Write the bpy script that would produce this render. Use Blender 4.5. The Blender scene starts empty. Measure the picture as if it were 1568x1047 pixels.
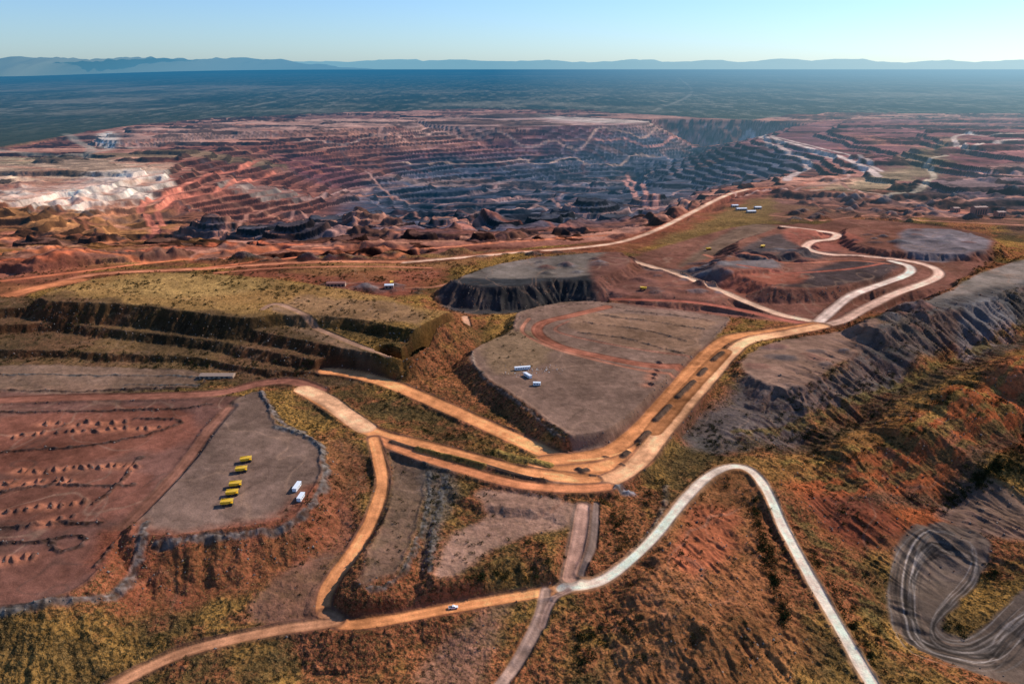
import bpy, math, random, time
import numpy as np
from mathutils import Vector
T0=time.time()
rng=np.random.default_rng(7); random.seed(7)
f=1200.0; HC=300.0; VH=97.0
PIT=math.atan((523.5-VH)/f); sP,cP=math.sin(PIT),math.cos(PIT)
def P(u,v,z=0.0):
    b=(v-523.5)/f; k=sP+b*cP; g=cP-b*sP; t=(HC-z)/k
    return (t*(u-784)/f, t*g)
# ---------------- grid sheet ----------------
vs=np.concatenate([np.arange(1250,430,-0.85),np.arange(430,165,-0.37),np.arange(165,98,-0.6),[97.8,97.5]])
b=(vs-523.5)/f; k=sP+b*cP; Tr=(HC/k).astype(np.float64); Yr=Tr*(cP-b*sP)
st=1.4/f; uin=np.arange(-0.70,0.70,st); uo=np.arange(0.70,1.0,4/f)
uc=np.concatenate([-uo[::-1],uin,uo[1:]]); uc=np.unique(np.round(uc,7))
R,Cn=len(Yr),len(uc)
X=(Tr[:,None]*uc[None,:]).astype(np.float32); Y=np.repeat(Yr[:,None],Cn,1).astype(np.float32)
TB=[rng.random((256,256)).astype(np.float32)*2-1 for _ in range(44)]
def vn(x,y,s,seed):
    x=x/s; y=y/s
    xf=np.floor(x); yf=np.floor(y); fx=x-xf; fy=y-yf
    xi=xf.astype(np.int64)&255; yi=yf.astype(np.int64)&255
    fx=fx*fx*(3-2*fx); fy=fy*fy*(3-2*fy); T=TB[seed%44]
    x1=(xi+1)&255; y1=(yi+1)&255
    a=T[xi,yi]; bb=T[x1,yi]; c=T[xi,y1]; d=T[x1,y1]
    return ((a+(bb-a)*fx)*(1-fy)+(c+(d-c)*fx)*fy).astype(np.float32)
def fbm(x,y,s,o,seed):
    r=0;a=1.0;n=0
    for i in range(o):
        r=r+a*vn(x+i*37.7,y-i*91.3,s,seed+i); n+=a; a*=.5; s*=.5
    return r/n*1.4
def ss(a,b_,x):
    t=np.clip((x-a)/(b_-a),0,1); return t*t*(3-2*t)
def sl(x0,x1,y0,y1):
    r0=max(0,np.searchsorted(Yr,y0)-1); r1=min(R,np.searchsorted(Yr,y1)+1)
    if r1<=r0+1: return None
    ta,tb=Tr[r0],Tr[r1-1]
    a=min(x0/ta,x0/tb); c=max(x1/ta,x1/tb)
    c0=max(0,np.searchsorted(uc,a)-1); c1=min(Cn,np.searchsorted(uc,c)+1)
    if c1<=c0+1: return None
    return (slice(r0,r1),slice(c0,c1))
nr=np.searchsorted(Yr,9000)
NZ=np.zeros((R,Cn),np.float32)
def full(fn):
    a=NZ.copy(); a[:nr]=fn(X[:nr],Y[:nr]); return a
n8=full(lambda x,y:fbm(x,y,9,3,1))
n8b=full(lambda x,y:fbm(x,y,8,3,5))
n60=full(lambda x,y:fbm(x,y,55,4,9))
n60b=full(lambda x,y:fbm(x,y,70,4,14))
n250=full(lambda x,y:fbm(x,y,260,5,19))
n250b=full(lambda x,y:fbm(x,y,230,4,25))
nan=full(lambda x,y:fbm(x*.33+y*.06,y,210,5,38))
nan2=full(lambda x,y:fbm(x*.4-y*.1+500,y,150,4,27))
WX=X+n60*3+n8*1.5; WY=Y+n60b*3+n8b*1.5
WX2=X+n250*50+n60*12; WY2=Y+n250b*50+n60b*12
def cr(pts,n=4,closed=False):
    p=np.array(pts,float); m=len(p); out=[]
    rg=range(m if closed else m-1)
    for i in rg:
        if closed: a,b0,c,d=p[(i-1)%m],p[i],p[(i+1)%m],p[(i+2)%m]
        else: a,b0,c,d=p[max(i-1,0)],p[i],p[i+1],p[min(i+2,m-1)]
        for j in range(n):
            t=j/n; out.append(0.5*((2*b0)+(-a+c)*t+(2*a-5*b0+4*c-d)*t*t+(-a+3*b0-3*c+d)*t**3))
    if not closed: out.append(p[-1])
    return np.array(out)
def world(pts,z=0):
    o=[]
    for q in pts:
        zz=q[2] if len(q)>2 else z
        x,y=P(q[0],q[1],zz); o.append((x,y,zz))
    return o
def poly(pts,z,margin,warp=1,smooth=3):
    w=np.array([(a,b_) for a,b_,_ in world(pts,z)])
    if smooth>1: w=cr(w,smooth,True)
    s=sl(w[:,0].min()-margin,w[:,0].max()+margin,w[:,1].min()-margin,w[:,1].max()+margin)
    if s is None: return None
    x=(X,WX,WX2)[warp][s]; y=(Y,WY,WY2)[warp][s]
    D=np.full(x.shape,1e12,np.float32); S=np.zeros(x.shape,np.float32); ins=np.zeros(x.shape,bool); acc=0
    for i in range(len(w)):
        ax,ay=w[i]; bx,by=w[(i+1)%len(w)]; dx,dy=bx-ax,by-ay; L2=dx*dx+dy*dy+1e-9
        t=np.clip(((x-ax)*dx+(y-ay)*dy)/L2,0,1)
        d=(x-ax-t*dx)**2+(y-ay-t*dy)**2
        m=d<D; D=np.where(m,d,D); L=math.sqrt(L2); S=np.where(m,acc+t*L,S); acc+=L
        if ay!=by:
            c=((y>=ay)!=(y>=by))&(x<ax+(y-ay)*dx/dy); ins^=c
    D=np.sqrt(D); D[ins]*=-1
    return s,D,S
def line(pts,margin,z=None,warp=0,smooth=5):
    w=np.array(world(pts,z or 0))
    if smooth>1: w=cr(w,smooth)
    s=sl(w[:,0].min()-margin,w[:,0].max()+margin,w[:,1].min()-margin,w[:,1].max()+margin)
    if s is None: return None
    r0,c0=s[0].start,s[1].start; sh=(s[0].stop-r0,s[1].stop-c0)
    D=np.full(sh,1e6,np.float32); S=np.zeros(sh,np.float32); V=np.zeros(sh,np.float32); SG=np.zeros(sh,np.float32); acc=0
    XX,YY=(X,WX,WX2)[warp],(Y,WY,WY2)[warp]
    for i in range(len(w)-1):
        ax,ay,az=w[i]; bx,by,bz=w[i+1]; L=math.hypot(bx-ax,by-ay)+1e-6
        q=sl(min(ax,bx)-margin,max(ax,bx)+margin,min(ay,by)-margin,max(ay,by)+margin)
        if q is not None:
            l=(slice(max(q[0].start-r0,0),q[0].stop-r0),slice(max(q[1].start-c0,0),q[1].stop-c0))
            q=(slice(l[0].start+r0,min(l[0].stop+r0,s[0].stop)),slice(l[1].start+c0,min(l[1].stop+c0,s[1].stop)))
            l=(slice(q[0].start-r0,q[0].stop-r0),slice(q[1].start-c0,q[1].stop-c0))
            x=XX[q];y=YY[q]
            t=np.clip(((x-ax)*(bx-ax)+(y-ay)*(by-ay))/L**2,0,1)
            ex=x-ax-t*(bx-ax); ey=y-ay-t*(by-ay)
            d=np.sqrt(ex*ex+ey*ey); m=d<D[l]
            D[l]=np.where(m,d,D[l]); S[l]=np.where(m,acc+t*L,S[l]); V[l]=np.where(m,az+t*(bz-az),V[l])
            sg=np.sign((bx-ax)*ey-(by-ay)*ex); SG[l]=np.where(m,sg,SG[l])
        acc+=L
    return s,D,S,V,SG
def hit(u,v):
    b=(v-523.5)/f; k=sP+b*cP; g=cP-b*sP
    t=np.linspace((HC-75)/k,(HC+215)/k,2500); x=t*(u-784)/f; y=t*g; z=HC-t*k
    r=np.clip(np.searchsorted(Yr,y),0,R-1); c=np.clip(np.searchsorted(uc,x/Tr[r]),0,Cn-1)
    zt_=Z[r,c]; w=np.nonzero(zt_>=z)[0]; i=w[0] if len(w) else len(t)-1
    return x[i],y[i],float(zt_[i])
# ---------------- base heights ----------------
ctrl=[(0,600,0),(200,606,0),(400,590,1),(470,600,3),(575,668,2),(700,700,1),(880,722,0),(760,660,1),(640,600,3),(525,572,5),
(1000,650,3),(1050,590,7),(1120,515,11),(1200,503,13),(1290,480,14),(1400,410,20),(1260,360,20),
(640,545,-2),(700,490,4),(600,520,6),(560,460,10),(300,560,0),(0,560,0),(0,450,5),(300,410,5),(500,410,3),(800,385,5),(1000,355,5),(1120,300,5),(1250,300,8),(1450,330,10),(1568,380,15),
(100,800,-2),(0,900,-4),(300,760,2),(420,720,2),(0,700,-1),(100,650,-1),(200,880,-10),(0,980,-22),
(583,740,-4),(545,840,-12),(495,930,-18),(600,948,-18),(700,928,-18),(800,912,-17),(910,893,-16),(1000,825,-10),(1050,762,-5),(1120,713,-2),
(1175,750,-4),(1240,880,-14),(1335,1047,-28),(1400,1150,-36),
(350,980,-22),(180,1047,-28),(100,1000,-26),(0,1040,-30),(230,910,-18),(380,890,-17),(430,850,-13),
(620,780,-4),(760,790,-4),(880,780,-3),(700,840,-7),(870,880,-14),(650,1010,-26),(500,1030,-28),(850,1000,-24),(800,1047,-28),
(1180,870,-32),(1080,880,-18),(1080,1000,-30),(960,960,-24),(1150,1030,-40),(1140,940,-28),(1020,900,-17),
(1300,850,-30),(1360,960,-42),(1450,900,-42),(1540,1000,-44),(1450,780,-40),(1568,690,-34),(1568,800,-36),(1380,770,-34),
(1400,662,1),(1430,735,-28),(1415,700,-13),(1320,710,-10),(1480,636,4),(1500,680,-14),(1540,620,0),(1300,745,-22),(1250,735,-14),(1350,740,-26),(1470,600,16),
(1230,690,-15),(1310,650,-14),(1400,604,-11),(1480,564,-8),(1568,518,-6),(1200,705,-7),(1300,670,5),(1400,635,14),(1480,592,19),(1568,550,24),(1140,640,-4),(1100,680,-6),(1350,520,16),(1220,580,12),(1150,570,10),(1500,440,22),(1568,420,24)]
Z=NZ.copy()
rf=np.searchsorted(Yr,2300)
num=np.zeros((rf,Cn),np.float32); den=num.copy()
for (u,v,z) in ctrl:
    x,y=P(u,v,z); a2=18.0**2
    w=1/((X[:rf]-x)**2+(Y[:rf]-y)**2+a2)**1.75
    num+=w*z; den+=w
Z[:rf]=num/den
Z*=1-ss(1500,2100,Y)
near=1-ss(1400,1900,Y)
Z+=near*(n60*1.8+n8*0.35)
# ---------------- the pit ----------------
def cut(pts,z,slope,warp=2,margin=700):
    s,D,S=poly(pts,z,margin,warp,2)
    Z[s]=np.minimum(Z[s],z+np.maximum(D,0)*slope)
def raise_(pts,z,slope,warp=1,margin=90,gully=0.0,edge=0.0,smooth=3):
    s,D,S=poly(pts,z,margin,warp,smooth)
    g=0
    if gully:
        g=gully*vn(S,D*0.15,7,3)*ss(0,8,D)+gully*.6*vn(S,D*.2,3,4)*ss(0,5,D)
    h=z-np.maximum(D,0)*slope+g
    if edge: h=h+edge*np.exp(-((D+2.0)/1.5)**2)
    Z[s]=np.maximum(Z[s],h)
    return s,D,S
cut([(60,345),(230,310),(420,245),(600,216),(900,200),(1150,196),(1260,225),(1340,258),(1230,278),(1130,284),(1040,314),(950,344),(700,368),(400,380),(150,385),(-200,400),(-200,375)],-26,.24)
cut([(200,352),(420,298),(600,250),(800,227),(1100,214),(1220,237),(1235,262),(1140,280),(1020,312),(930,342),(600,362),(350,370),(230,370)],-62,.24)
cut([(400,345),(600,288),(700,266),(900,246),(1060,237),(1205,249),(1200,270),(1100,287),(1000,310),(900,330),(650,346),(480,354)],-112,.34)
cut([(640,312),(700,295),(850,276),(960,268),(985,285),(880,308),(740,320),(670,322)],-160,.2)
cut([(1050,246),(1195,256),(1192,276),(1080,288)],-200,.75)
raise_([(165,203),(350,189),(560,182),(640,188),(600,196),(330,205),(180,212)],20,.5,1,200)
raise_([(640,182),(790,174),(990,183),(900,190),(700,190)],22,.5,1,200)
raise_([(1180,210),(1270,186),(1400,182),(1800,190),(1900,270),(1568,300),(1400,280),(1300,240)],14,.3,2,250)
raise_([(1270,200),(1330,189),(1568,194),(1800,200),(1800,250),(1568,262),(1450,250),(1350,222)],34,.35,2,250)
raise_([(1420,203),(1568,203),(1800,208),(1800,240),(1568,240),(1480,225)],50,.4,2,250)
raise_([(1380,330),(1470,300),(1700,300),(1900,330),(1700,350),(1450,350)],18,.4,2,150)
raise_([(-200,240),(60,238),(200,258),(160,272),(0,300),(-200,320)],12,.4,2,150)
heaps=[(560,352,60,40,-62),(600,362,50,30,-62),(905,330,70,44,-62),(830,350,70,28,-62),(770,356,80,24,-62),(680,352,60,24,-62),(505,350,70,24,-62),(940,340,60,26,-62),(860,343,60,34,-62),(720,338,70,26,-80),(450,366,60,26,-40),
 (390,360,60,20,-50),(150,374,40,18,-26),(60,380,40,16,-26),(420,380,45,18,-24),(650,374,45,20,-26),(740,370,50,20,-26),(860,362,45,18,-26),(330,352,60,22,-50),(250,378,40,16,-24),(540,376,45,18,-26),(700,392,30,12,0),(600,396,30,12,0),(1000,312,60,24,-60)]
for (u,v,r,h,z0) in heaps:
    x,y=P(u,v,z0); s=sl(x-3*r,x+3*r,y-3*r,y+3*r)
    d=np.sqrt((WX[s]-x)**2/2.0+(WY[s]-y)**2); Z[s]=np.maximum(Z[s],z0+h-np.maximum(d-r*.28,0)*.62)
mine=np.zeros((R,Cn),np.float32)
s,D,S=poly([(-600,470),(-600,300),(0,225),(150,200),(340,180),(760,166),(1000,176),(1150,184),(1250,176),(1800,176),(2200,300),(1568,345),(1350,335),(1120,305),(1020,350),(950,368),(700,390),(400,399),(150,408)],0,200,1,2)
mine[s]=ss(15,-15,D)
core=NZ.copy(); s,D,S=poly([(560,330),(520,290),(600,225),(760,196),(1000,188),(1200,195),(1290,240),(1240,285),(1080,300),(960,325),(800,335)],-60,260,0,2); core[s]=ss(120,-120,D)
deep=ss(-95,-125,Z)
calm=core*(1-.85*deep)
BH=12.0
inp=ss(3,-14,Z)
zz=Z+mine*((nan*20+n60*3.5)*inp+(nan*17+n60*2.5)*(1-inp))*(1-.68*calm)+mine*deep*(nan2*14+10*np.maximum(0,n250))
q=zz/BH; fl=np.floor(q); fr=q-fl
zt=BH*(fl+ss(.66,.95,fr))+ (fr*1.2)
zt+=(n8*.9+n60*1.0)*(1-.5*calm)
zt+=mine*inp*np.maximum(0,nan2-.3)*26*np.clip(n60+.7,0,1.3)*(1-.85*calm)
zt+=mine*(1-ss(1900,2500,Y))*np.maximum(0,n60b-.2)*16
Z=Z*(1-mine)+zt*mine
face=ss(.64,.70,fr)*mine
bench_id=fl
# ---------------- foreground landforms ----------------
raise_([(-300,470),(0,472),(80,470),(230,487),(362,502),(470,522),(600,545),(650,530),(600,500),(300,470),(0,455),(-300,455)],23,.8,1,90,1.4)
raise_([(-300,494),(0,497),(90,494),(250,514),(360,527),(470,548),(600,566),(640,540),(600,500),(300,470),(0,462),(-300,465)],14,.75,1,110,1.4)
raise_([(-300,540),(0,535),(150,540),(300,548),(420,566),(480,560),(300,500),(-300,500)],6,.7,1,60,.8)
raise_([(62,455),(130,430),(220,418),(330,420),(440,430),(560,448),(660,468),(692,488),(650,506),(600,500),(540,488),(430,482),(372,487),(290,478),(200,466),(120,462)],33,.78,1,110,1.8)
raise_([(440,480),(560,490),(640,510),(600,520),(520,512)],14,.6,1,60,1)
raise_([(722,538),(785,505),(800,478),(905,461),(1095,482),(1112,500),(1040,580),(975,648),(930,672),(895,674),(852,652),(800,615),(740,575)],12,.64,1,90,1.8,1.0)
raise_([(695,428),(770,403),(860,391),(950,386),(965,402),(925,423),(905,430),(850,427),(790,437),(735,438)],27,.68,1,90,3.2)
raise_([(905,425),(960,400),(1080,440),(1120,455),(1060,462),(960,452)],16,.5,1,60,1.5)
raise_([(1110,400),(1180,352),(1300,335),(1480,352),(1530,375),(1490,400),(1440,440),(1330,442),(1210,440),(1130,420)],21,.5,1,90,2.0)
raise_([(1130,372),(1190,352),(1250,352),(1235,385),(1160,392)],27,.6,1,60,2.5)
raise_([(1300,350),(1420,345),(1530,372),(1480,388),(1380,384),(1310,372)],30,.6,1,60,2.5)
raise_([(1100,402),(1180,398),(1190,411),(1115,413)],25,.6,1,50,1.5)
raise_([(1180,436),(1290,418),(1350,408),(1366,416),(1290,438),(1220,442)],25,.6,1,50,1.5)
raise_([(1345,505),(1420,482),(1500,462),(1568,440),(1900,370),(1900,330),(1568,395),(1460,440),(1400,470),(1330,490)],27,.62,1,110,4.0)
raise_([(1135,552),(1200,520),(1300,505),(1345,512),(1300,545),(1225,590),(1160,580)],13,.5,1,90,3.0)
raise_([(345,625),(400,600),(430,650),(488,676),(494,720),(468,768),(440,795),(330,814),(240,822),(195,805),(280,715)],3,.55,1,90,1.5,1.0)
raise_([(-300,615),(345,612),(350,625),(280,715),(195,810),(150,880),(90,915),(0,930),(-300,940)],-1,.5,1,90,1.2,.8)
raise_([(1085,745),(1125,730),(1150,745),(1165,800),(1160,900),(1120,960),(1060,960),(1010,900),(1030,820)],-9,.3,1,120,1.8)
raise_([(600,705),(640,708),(650,760),(620,860),(575,885),(545,890),(575,820),(598,760)],-5,.4,1,50,.8,.8)
raise_([(665,790),(740,755),(880,775),(870,870),(820,850),(700,880),(660,880)],-6,.5,1,50,.8,.6)
raise_([(700,720),(850,752),(840,775),(740,770),(690,750)],-2,.5,1,50,.8)
s,D,S=poly([(1100,650),(1300,520),(1700,430),(1900,900),(1500,800),(1350,860),(1200,720)],0,60,0,1)
m=ss(20,-25,D)
x,y=X[s],Y[s]; a=(x*.82+y*.57); c=(-x*.57+y*.82)
g=1-np.abs(vn(a+vn(x,y,40,2)*10,c*.25,22,11)); g2=1-np.abs(vn(a+vn(x,y,20,6)*4,c*.22,8,12)); g3=1-np.abs(vn(a+vn(x,y,12,6)*1.5,c*.2,3.4,32))
Z[s]+=m*(g*2.4+g2*2.5+g3*1.3-3.8)
s,D,S=poly([(930,900),(1080,760),(1170,780),(1230,900),(1300,1060),(1300,1300),(800,1300),(900,980)],0,40,0,1)
m=ss(10,-15,D); x,y=X[s],Y[s]
g=1-np.abs(vn(x+y*.35+vn(x,y,30,2)*6,y*.22,11,13)); g2=1-np.abs(vn(x+y*.35+vn(x,y,12,2)*3,y*.3,5,15)); g3=1-np.abs(vn(x+y*.3,y*.3,2.2,16))
Z[s]+=m*(g*1.7+g2*1.2+g3*.7-2.0)
print('land',time.time()-T0)
# ---------------- colour layers ----------------
col=np.zeros((R,Cn,3),np.float32); veg=np.ones((R,Cn),np.float32)
def C3(*c): return np.array(c,np.float32)
def mixc(a,b_,t): return a+(b_-a)*t[...,None]
def bc(*c): return np.broadcast_to(C3(*c),col.shape)
t1=ss(-.5,.5,n60); t2=ss(-.35,.40,n60b+.5*n8)
col[:]=mixc(mixc(bc(.078,.050,.024),bc(.26,.14,.052),t1),bc(.215,.076,.042),t2*.85)
pn=full(lambda x,y:fbm(x,y,900,3,30))
pn[nr:]=fbm(X[nr:]*.35,Y[nr:],2600,5,31)
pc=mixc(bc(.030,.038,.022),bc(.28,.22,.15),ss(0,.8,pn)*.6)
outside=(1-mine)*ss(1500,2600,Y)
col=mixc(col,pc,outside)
def paint(pts,c,z=0,soft=3,amt=1,vg=None,warp=1,smooth=3,nz=0.0):
    r=poly(pts,z,soft*2+10,warp,smooth)
    if r is None: return
    s,D,S=r
    m=ss(soft,-soft,D+nz*n60[s])*amt
    cc=np.asarray(c,np.float32)
    col[s]=col[s]*(1-m[...,None])+cc*m[...,None]
    if vg is not None: veg[s]=veg[s]*(1-m)+vg*m
hb=TB[0][(bench_id.astype(int)&255),7]; hb2=TB[1][(bench_id.astype(int)&255),9]
col=mixc(col,mixc(bc(.17,.068,.048),bc(.30,.145,.10),ss(-.6,.6,nan2+hb*.6)),mine); veg*=1-mine*.95
paint([(600,222),(900,202),(1120,200),(1180,225),(1060,228),(880,234),(680,250)],C3(.12,.05,.052),-25,60,.9,0,2,2,60)
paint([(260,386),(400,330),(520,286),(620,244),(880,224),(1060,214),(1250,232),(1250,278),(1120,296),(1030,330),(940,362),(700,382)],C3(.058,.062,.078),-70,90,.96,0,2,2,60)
paint([(590,240),(780,234),(900,232),(1040,232),(900,240),(640,248)],C3(.32,.19,.13),-40,20,.5,0,2,2,40)
paint([(400,236),(520,232),(560,248),(460,256)],C3(.13,.05,.05),-30,40,.8,0,2,2,20)
paint([(1050,240),(1205,248),(1205,278),(1080,288)],C3(.016,.018,.026),-150,40,.95,0,2,2,20)  # shade of the pit's right-end wall and hole, painted near-black
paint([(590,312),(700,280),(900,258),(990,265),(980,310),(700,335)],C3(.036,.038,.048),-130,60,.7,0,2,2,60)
paint([(-300,330),(100,315),(330,300),(330,360),(250,390),(-300,420)],C3(.27,.125,.05),-20,60,.8,.1,2,2,60)
paint([(-300,355),(60,345),(200,350),(230,380),(-300,400)],C3(.12,.05,.033),-24,50,.6,.1,2,2,60)
paint([(250,290),(400,262),(520,280),(420,330),(300,360)],C3(.20,.075,.05),-50,60,.7,.0,2,2,40)
paint([(-200,240),(60,236),(240,245),(250,258),(100,272),(-200,290)],C3(.40,.27,.18),10,60,.8,.3,2,2,60)
paint([(155,196),(350,184),(760,172),(990,180),(1000,188),(640,194),(330,208),(160,216)],C3(.34,.20,.15),20,60,.8,.1,1,2,60)
paint([(820,173),(1000,181),(960,186),(860,182)],C3(.52,.40,.31),22,40,.7,.1,1,2,30)
paint([(150,200),(175,197),(180,215),(152,217)],C3(.62,.5,.4),15,20,.9,.1,1,2,10)
paint([(1130,186),(1800,180),(1900,300),(1420,290),(1280,240)],C3(.19,.082,.078),20,80,.8,.1,2,2,50)
paint([(1250,290),(1350,270),(1430,232),(1460,240),(1400,290),(1330,305)],C3(.28,.20,.12),0,50,.85,.4,2,2,40)
paint([(1440,265),(1568,255),(1568,285),(1450,285)],C3(.38,.22,.17),30,40,.7,.0,2,2,40)
paint([(1400,285),(1568,285),(1800,290),(1800,330),(1450,330)],C3(.09,.07,.07),10,50,.7,.0,2,2,40)
paint([(0,240),(120,236),(400,230),(400,238),(130,246),(0,252)],C3(.17,.13,.07),0,40,.6,.6,1,2,60)
for (u,v,r,h,z0) in heaps:
    x,y=P(u,v,z0); s=sl(x-3*r,x+3*r,y-3*r,y+3*r)
    d=np.sqrt((WX[s]-x)**2/2.0+(WY[s]-y)**2); m=ss(r*1.3,r*.6,d)*.8
    c=C3(.050,.046,.048) if z0<-30 else C3(.10,.052,.042); col[s]=col[s]*(1-m[...,None])+c*m[...,None]
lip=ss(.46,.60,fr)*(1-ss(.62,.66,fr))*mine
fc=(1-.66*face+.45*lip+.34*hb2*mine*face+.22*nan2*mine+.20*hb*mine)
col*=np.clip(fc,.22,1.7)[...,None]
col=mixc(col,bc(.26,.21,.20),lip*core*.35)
for pts,z,so_,am in [([(60,300),(160,270),(250,262),(262,272),(200,292),(110,308)],-4,28,1.0),([(330,262),(438,258),(440,265),(350,271)],-12,12,.3),([(0,296),(80,288),(100,296),(20,310)],-3,24,.8)]:
    r_=poly(pts,z,so_*2+10,2,2); s,D,S=r_; m=ss(so_,-so_,D+30*n60[s]+20*n8[s])*np.clip(.62+.35*face[s]+.4*n60b[s]+.3*n250[s],0,1)*am
    col[s]=col[s]*(1-m[...,None])+C3(.70,.56,.44)*m[...,None]
def tracks(noi,eps,c,amt,mask):
    global col
    m=np.exp(-(noi/eps)**2)*amt*mask
    col=mixc(col,np.broadcast_to(C3(*c),col.shape),m)
ta=full(lambda x,y:fbm(x*.33+y*.1,y,300,3,2)); tb=full(lambda x,y:fbm(x*.5-y*.15,y,210,3,21))
tracks(ta,.035,(.42,.20,.13),.75,mine*(1-face*.6)*(1-.6*core)); tracks(tb,.03,(.38,.14,.09),.65,mine*(1-face*.6)*(1-.6*core))
tc_=full(lambda x,y:fbm(x*.4+y*.15+900,y,330,3,31)); tracks(tc_,.03,(.05,.04,.04),.5,mine)
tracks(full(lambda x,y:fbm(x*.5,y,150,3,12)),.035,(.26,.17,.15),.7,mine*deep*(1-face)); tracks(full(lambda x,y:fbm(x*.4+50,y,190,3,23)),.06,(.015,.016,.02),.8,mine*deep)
maro=C3(.18,.062,.042)
paint([(-300,440),(0,410),(300,402),(640,402),(900,378),(1050,318),(1120,290),(1200,292),(1140,335),(1000,385),(900,390),(700,405),(640,440),(500,440),(300,412),(150,420),(0,470),(-300,520)],maro,0,20,.75,.25,1,2,30)
paint([(450,404),(640,392),(760,384),(760,398),(640,415),(480,420)],C3(.25,.13,.06),2,15,.6,.7,1,2,20)
paint([(1180,296),(1300,300),(1420,330),(1568,335),(1800,330),(1800,372),(1568,365),(1500,348),(1300,335),(1200,345),(1150,330)],C3(.12,.06,.046),8,20,.8,.25,1,2,25)
paint([(1000,378),(1120,318),(1180,300),(1190,330),(1150,365),(1060,388)],C3(.18,.11,.05),4,15,.85,.8,1,2,25)
paint([(500,432),(560,430),(630,440),(620,455),(530,448)],maro,8,10,.9,.1)
greyb=C3(.13,.09,.07)
P2S=[(-300,460),(0,458),(70,452),(370,487),(520,540),(600,562),(480,575),(300,562),(0,560),(-300,560)]
paint(P2S,C3(.085,.052,.032),15,10,.8,.5,1,2,8)
paint([(62,450),(130,428),(220,416),(330,418),(440,430),(560,448),(660,468),(690,488),(640,500),(540,485),(372,482),(200,462)],C3(.31,.175,.075),33,8,.8,.6,1,2,25)
paint([(150,440),(230,425),(330,425),(400,440),(300,455)],C3(.40,.25,.11),33,12,.5,.6,1,2,20)
paint([(400,478),(470,455),(560,462),(640,470),(640,500),(540,486),(430,482)],C3(.23,.13,.08),31,8,.7,.2,1,2,15)
paint([(420,488),(470,510),(560,550),(590,565),(560,560),(440,510)],C3(.23,.14,.09),15,6,.7,.1)
P1=[(722,538),(785,505),(800,478),(905,461),(1095,482),(1112,500),(1040,580),(975,648),(930,672),(895,674),(852,652),(800,615),(740,575)]
paint(P1,C3(.165,.103,.075),12,2,.97,.05)
paint([(740,530),(790,505),(850,530),(830,560),(760,570)],C3(.22,.14,.08),12,8,.6,.4,1,3,10)
paint([(880,500),(900,478),(1080,490),(1090,500),(1060,540),(960,530)],C3(.23,.13,.08),12,5,.6,.2,1,3,10)
paint([(695,428),(770,403),(860,391),(950,386),(965,402),(925,423),(905,430),(850,427),(790,437),(735,438)],C3(.15,.12,.098),27,3,.95,.03)
paint([(680,440),(790,441),(905,436),(960,420),(1000,430),(1010,450),(905,455),(850,462),(740,472),(680,460)],C3(.030,.030,.030),14,6,.95,.0)
paint([(930,392),(1120,340),(1250,345),(1300,335),(1480,350),(1530,372),(1500,410),(1440,450),(1330,470),(1250,490),(1130,475),(950,455),(905,430)],C3(.15,.068,.05),20,8,.92,.08,1,3,5)
for pp,cc,zz_ in [([(1130,385),(1190,360),(1290,372),(1250,392),(1150,398)],C3(.06,.05,.045),25),([(1390,350),(1490,355),(1520,375),(1440,392),(1380,380)],C3(.16,.135,.13),30),([(1290,400),(1370,402),(1370,420),(1280,440),(1180,435)],C3(.045,.038,.036),22),([(960,400),(1060,400),(1130,430),(1050,425)],C3(.08,.062,.055),18),([(1110,418),(1220,418),(1210,436),(1120,434)],C3(.25,.09,.06),21),([(1100,400),(1180,398),(1190,412),(1110,412)],C3(.13,.11,.1),23),([(1130,340),(1190,345),(1140,368),(1080,385),(1040,390)],C3(.12,.08,.055),20),([(1200,355),(1260,350),(1320,372),(1260,385),(1220,380)],C3(.23,.085,.06),23)]:
    paint(pp,cc,zz_,8,.85,.02,1,3,8)
paint([(1420,482),(1500,462),(1568,440),(1900,370),(1900,330),(1568,398),(1460,440),(1400,470)],C3(.19,.15,.12),27,4,.95,.03,1,3,6)
paint([(1380,495),(1500,468),(1568,448),(1900,380),(1900,420),(1568,490),(1480,512),(1400,555),(1290,610),(1200,655),(1100,668),(1050,650),(1120,590),(1150,575),(1225,592),(1300,550),(1345,515)],C3(.08,.07,.063),8,9,.88,.25,1,2,12)
paint([(1480,480),(1540,465),(1568,500),(1480,530),(1470,510)],C3(.16,.145,.135),15,8,.7,.05,1,2,6)
paint([(1135,552),(1200,520),(1300,505),(1345,512),(1300,545),(1225,590),(1160,580)],C3(.20,.12,.085),13,4,.95,.03)
paint([(1180,712),(1320,660),(1420,626),(1568,570),(1750,545),(1750,680),(1568,660),(1480,740),(1400,780),(1300,790),(1240,760)],C3(.27,.08,.04),-5,12,.9,.35,1,2,14)
paint([(1100,700),(1250,656),(1380,600),(1568,530),(1568,556),(1400,630),(1250,700),(1180,722)],C3(.24,.125,.05),4,8,.75,.8,1,2,10)
def strip(pts,w_,c_,am_,vg_,wob=6):
    s,D,S,V,SG=line(pts,w_*2+14,0,1); m=ss(w_,w_*.25,D+n8[s]*wob)*am_; col[s]=col[s]*(1-m[...,None])+C3(*c_)*m[...,None]; veg[s]=veg[s]*(1-m)+vg_*m
strip([(1150,680,-8),(1230,690,-15),(1310,652,-14),(1400,606,-11),(1480,566,-8),(1568,520,-6)],16,(.06,.042,.03),.8,.9)
strip([(1290,800,-32),(1380,772,-34),(1450,782,-40),(1500,730,-36),(1568,692,-34)],16,(.06,.042,.03),.8,.9)
strip([(1230,726,-10),(1340,700,-8),(1450,662,-6),(1568,612,-2)],6,(.15,.11,.045),.75,1)
strip([(1260,756,-20),(1360,738,-24),(1470,700,-20),(1568,655,-18)],6,(.12,.09,.04),.75,1)
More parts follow.
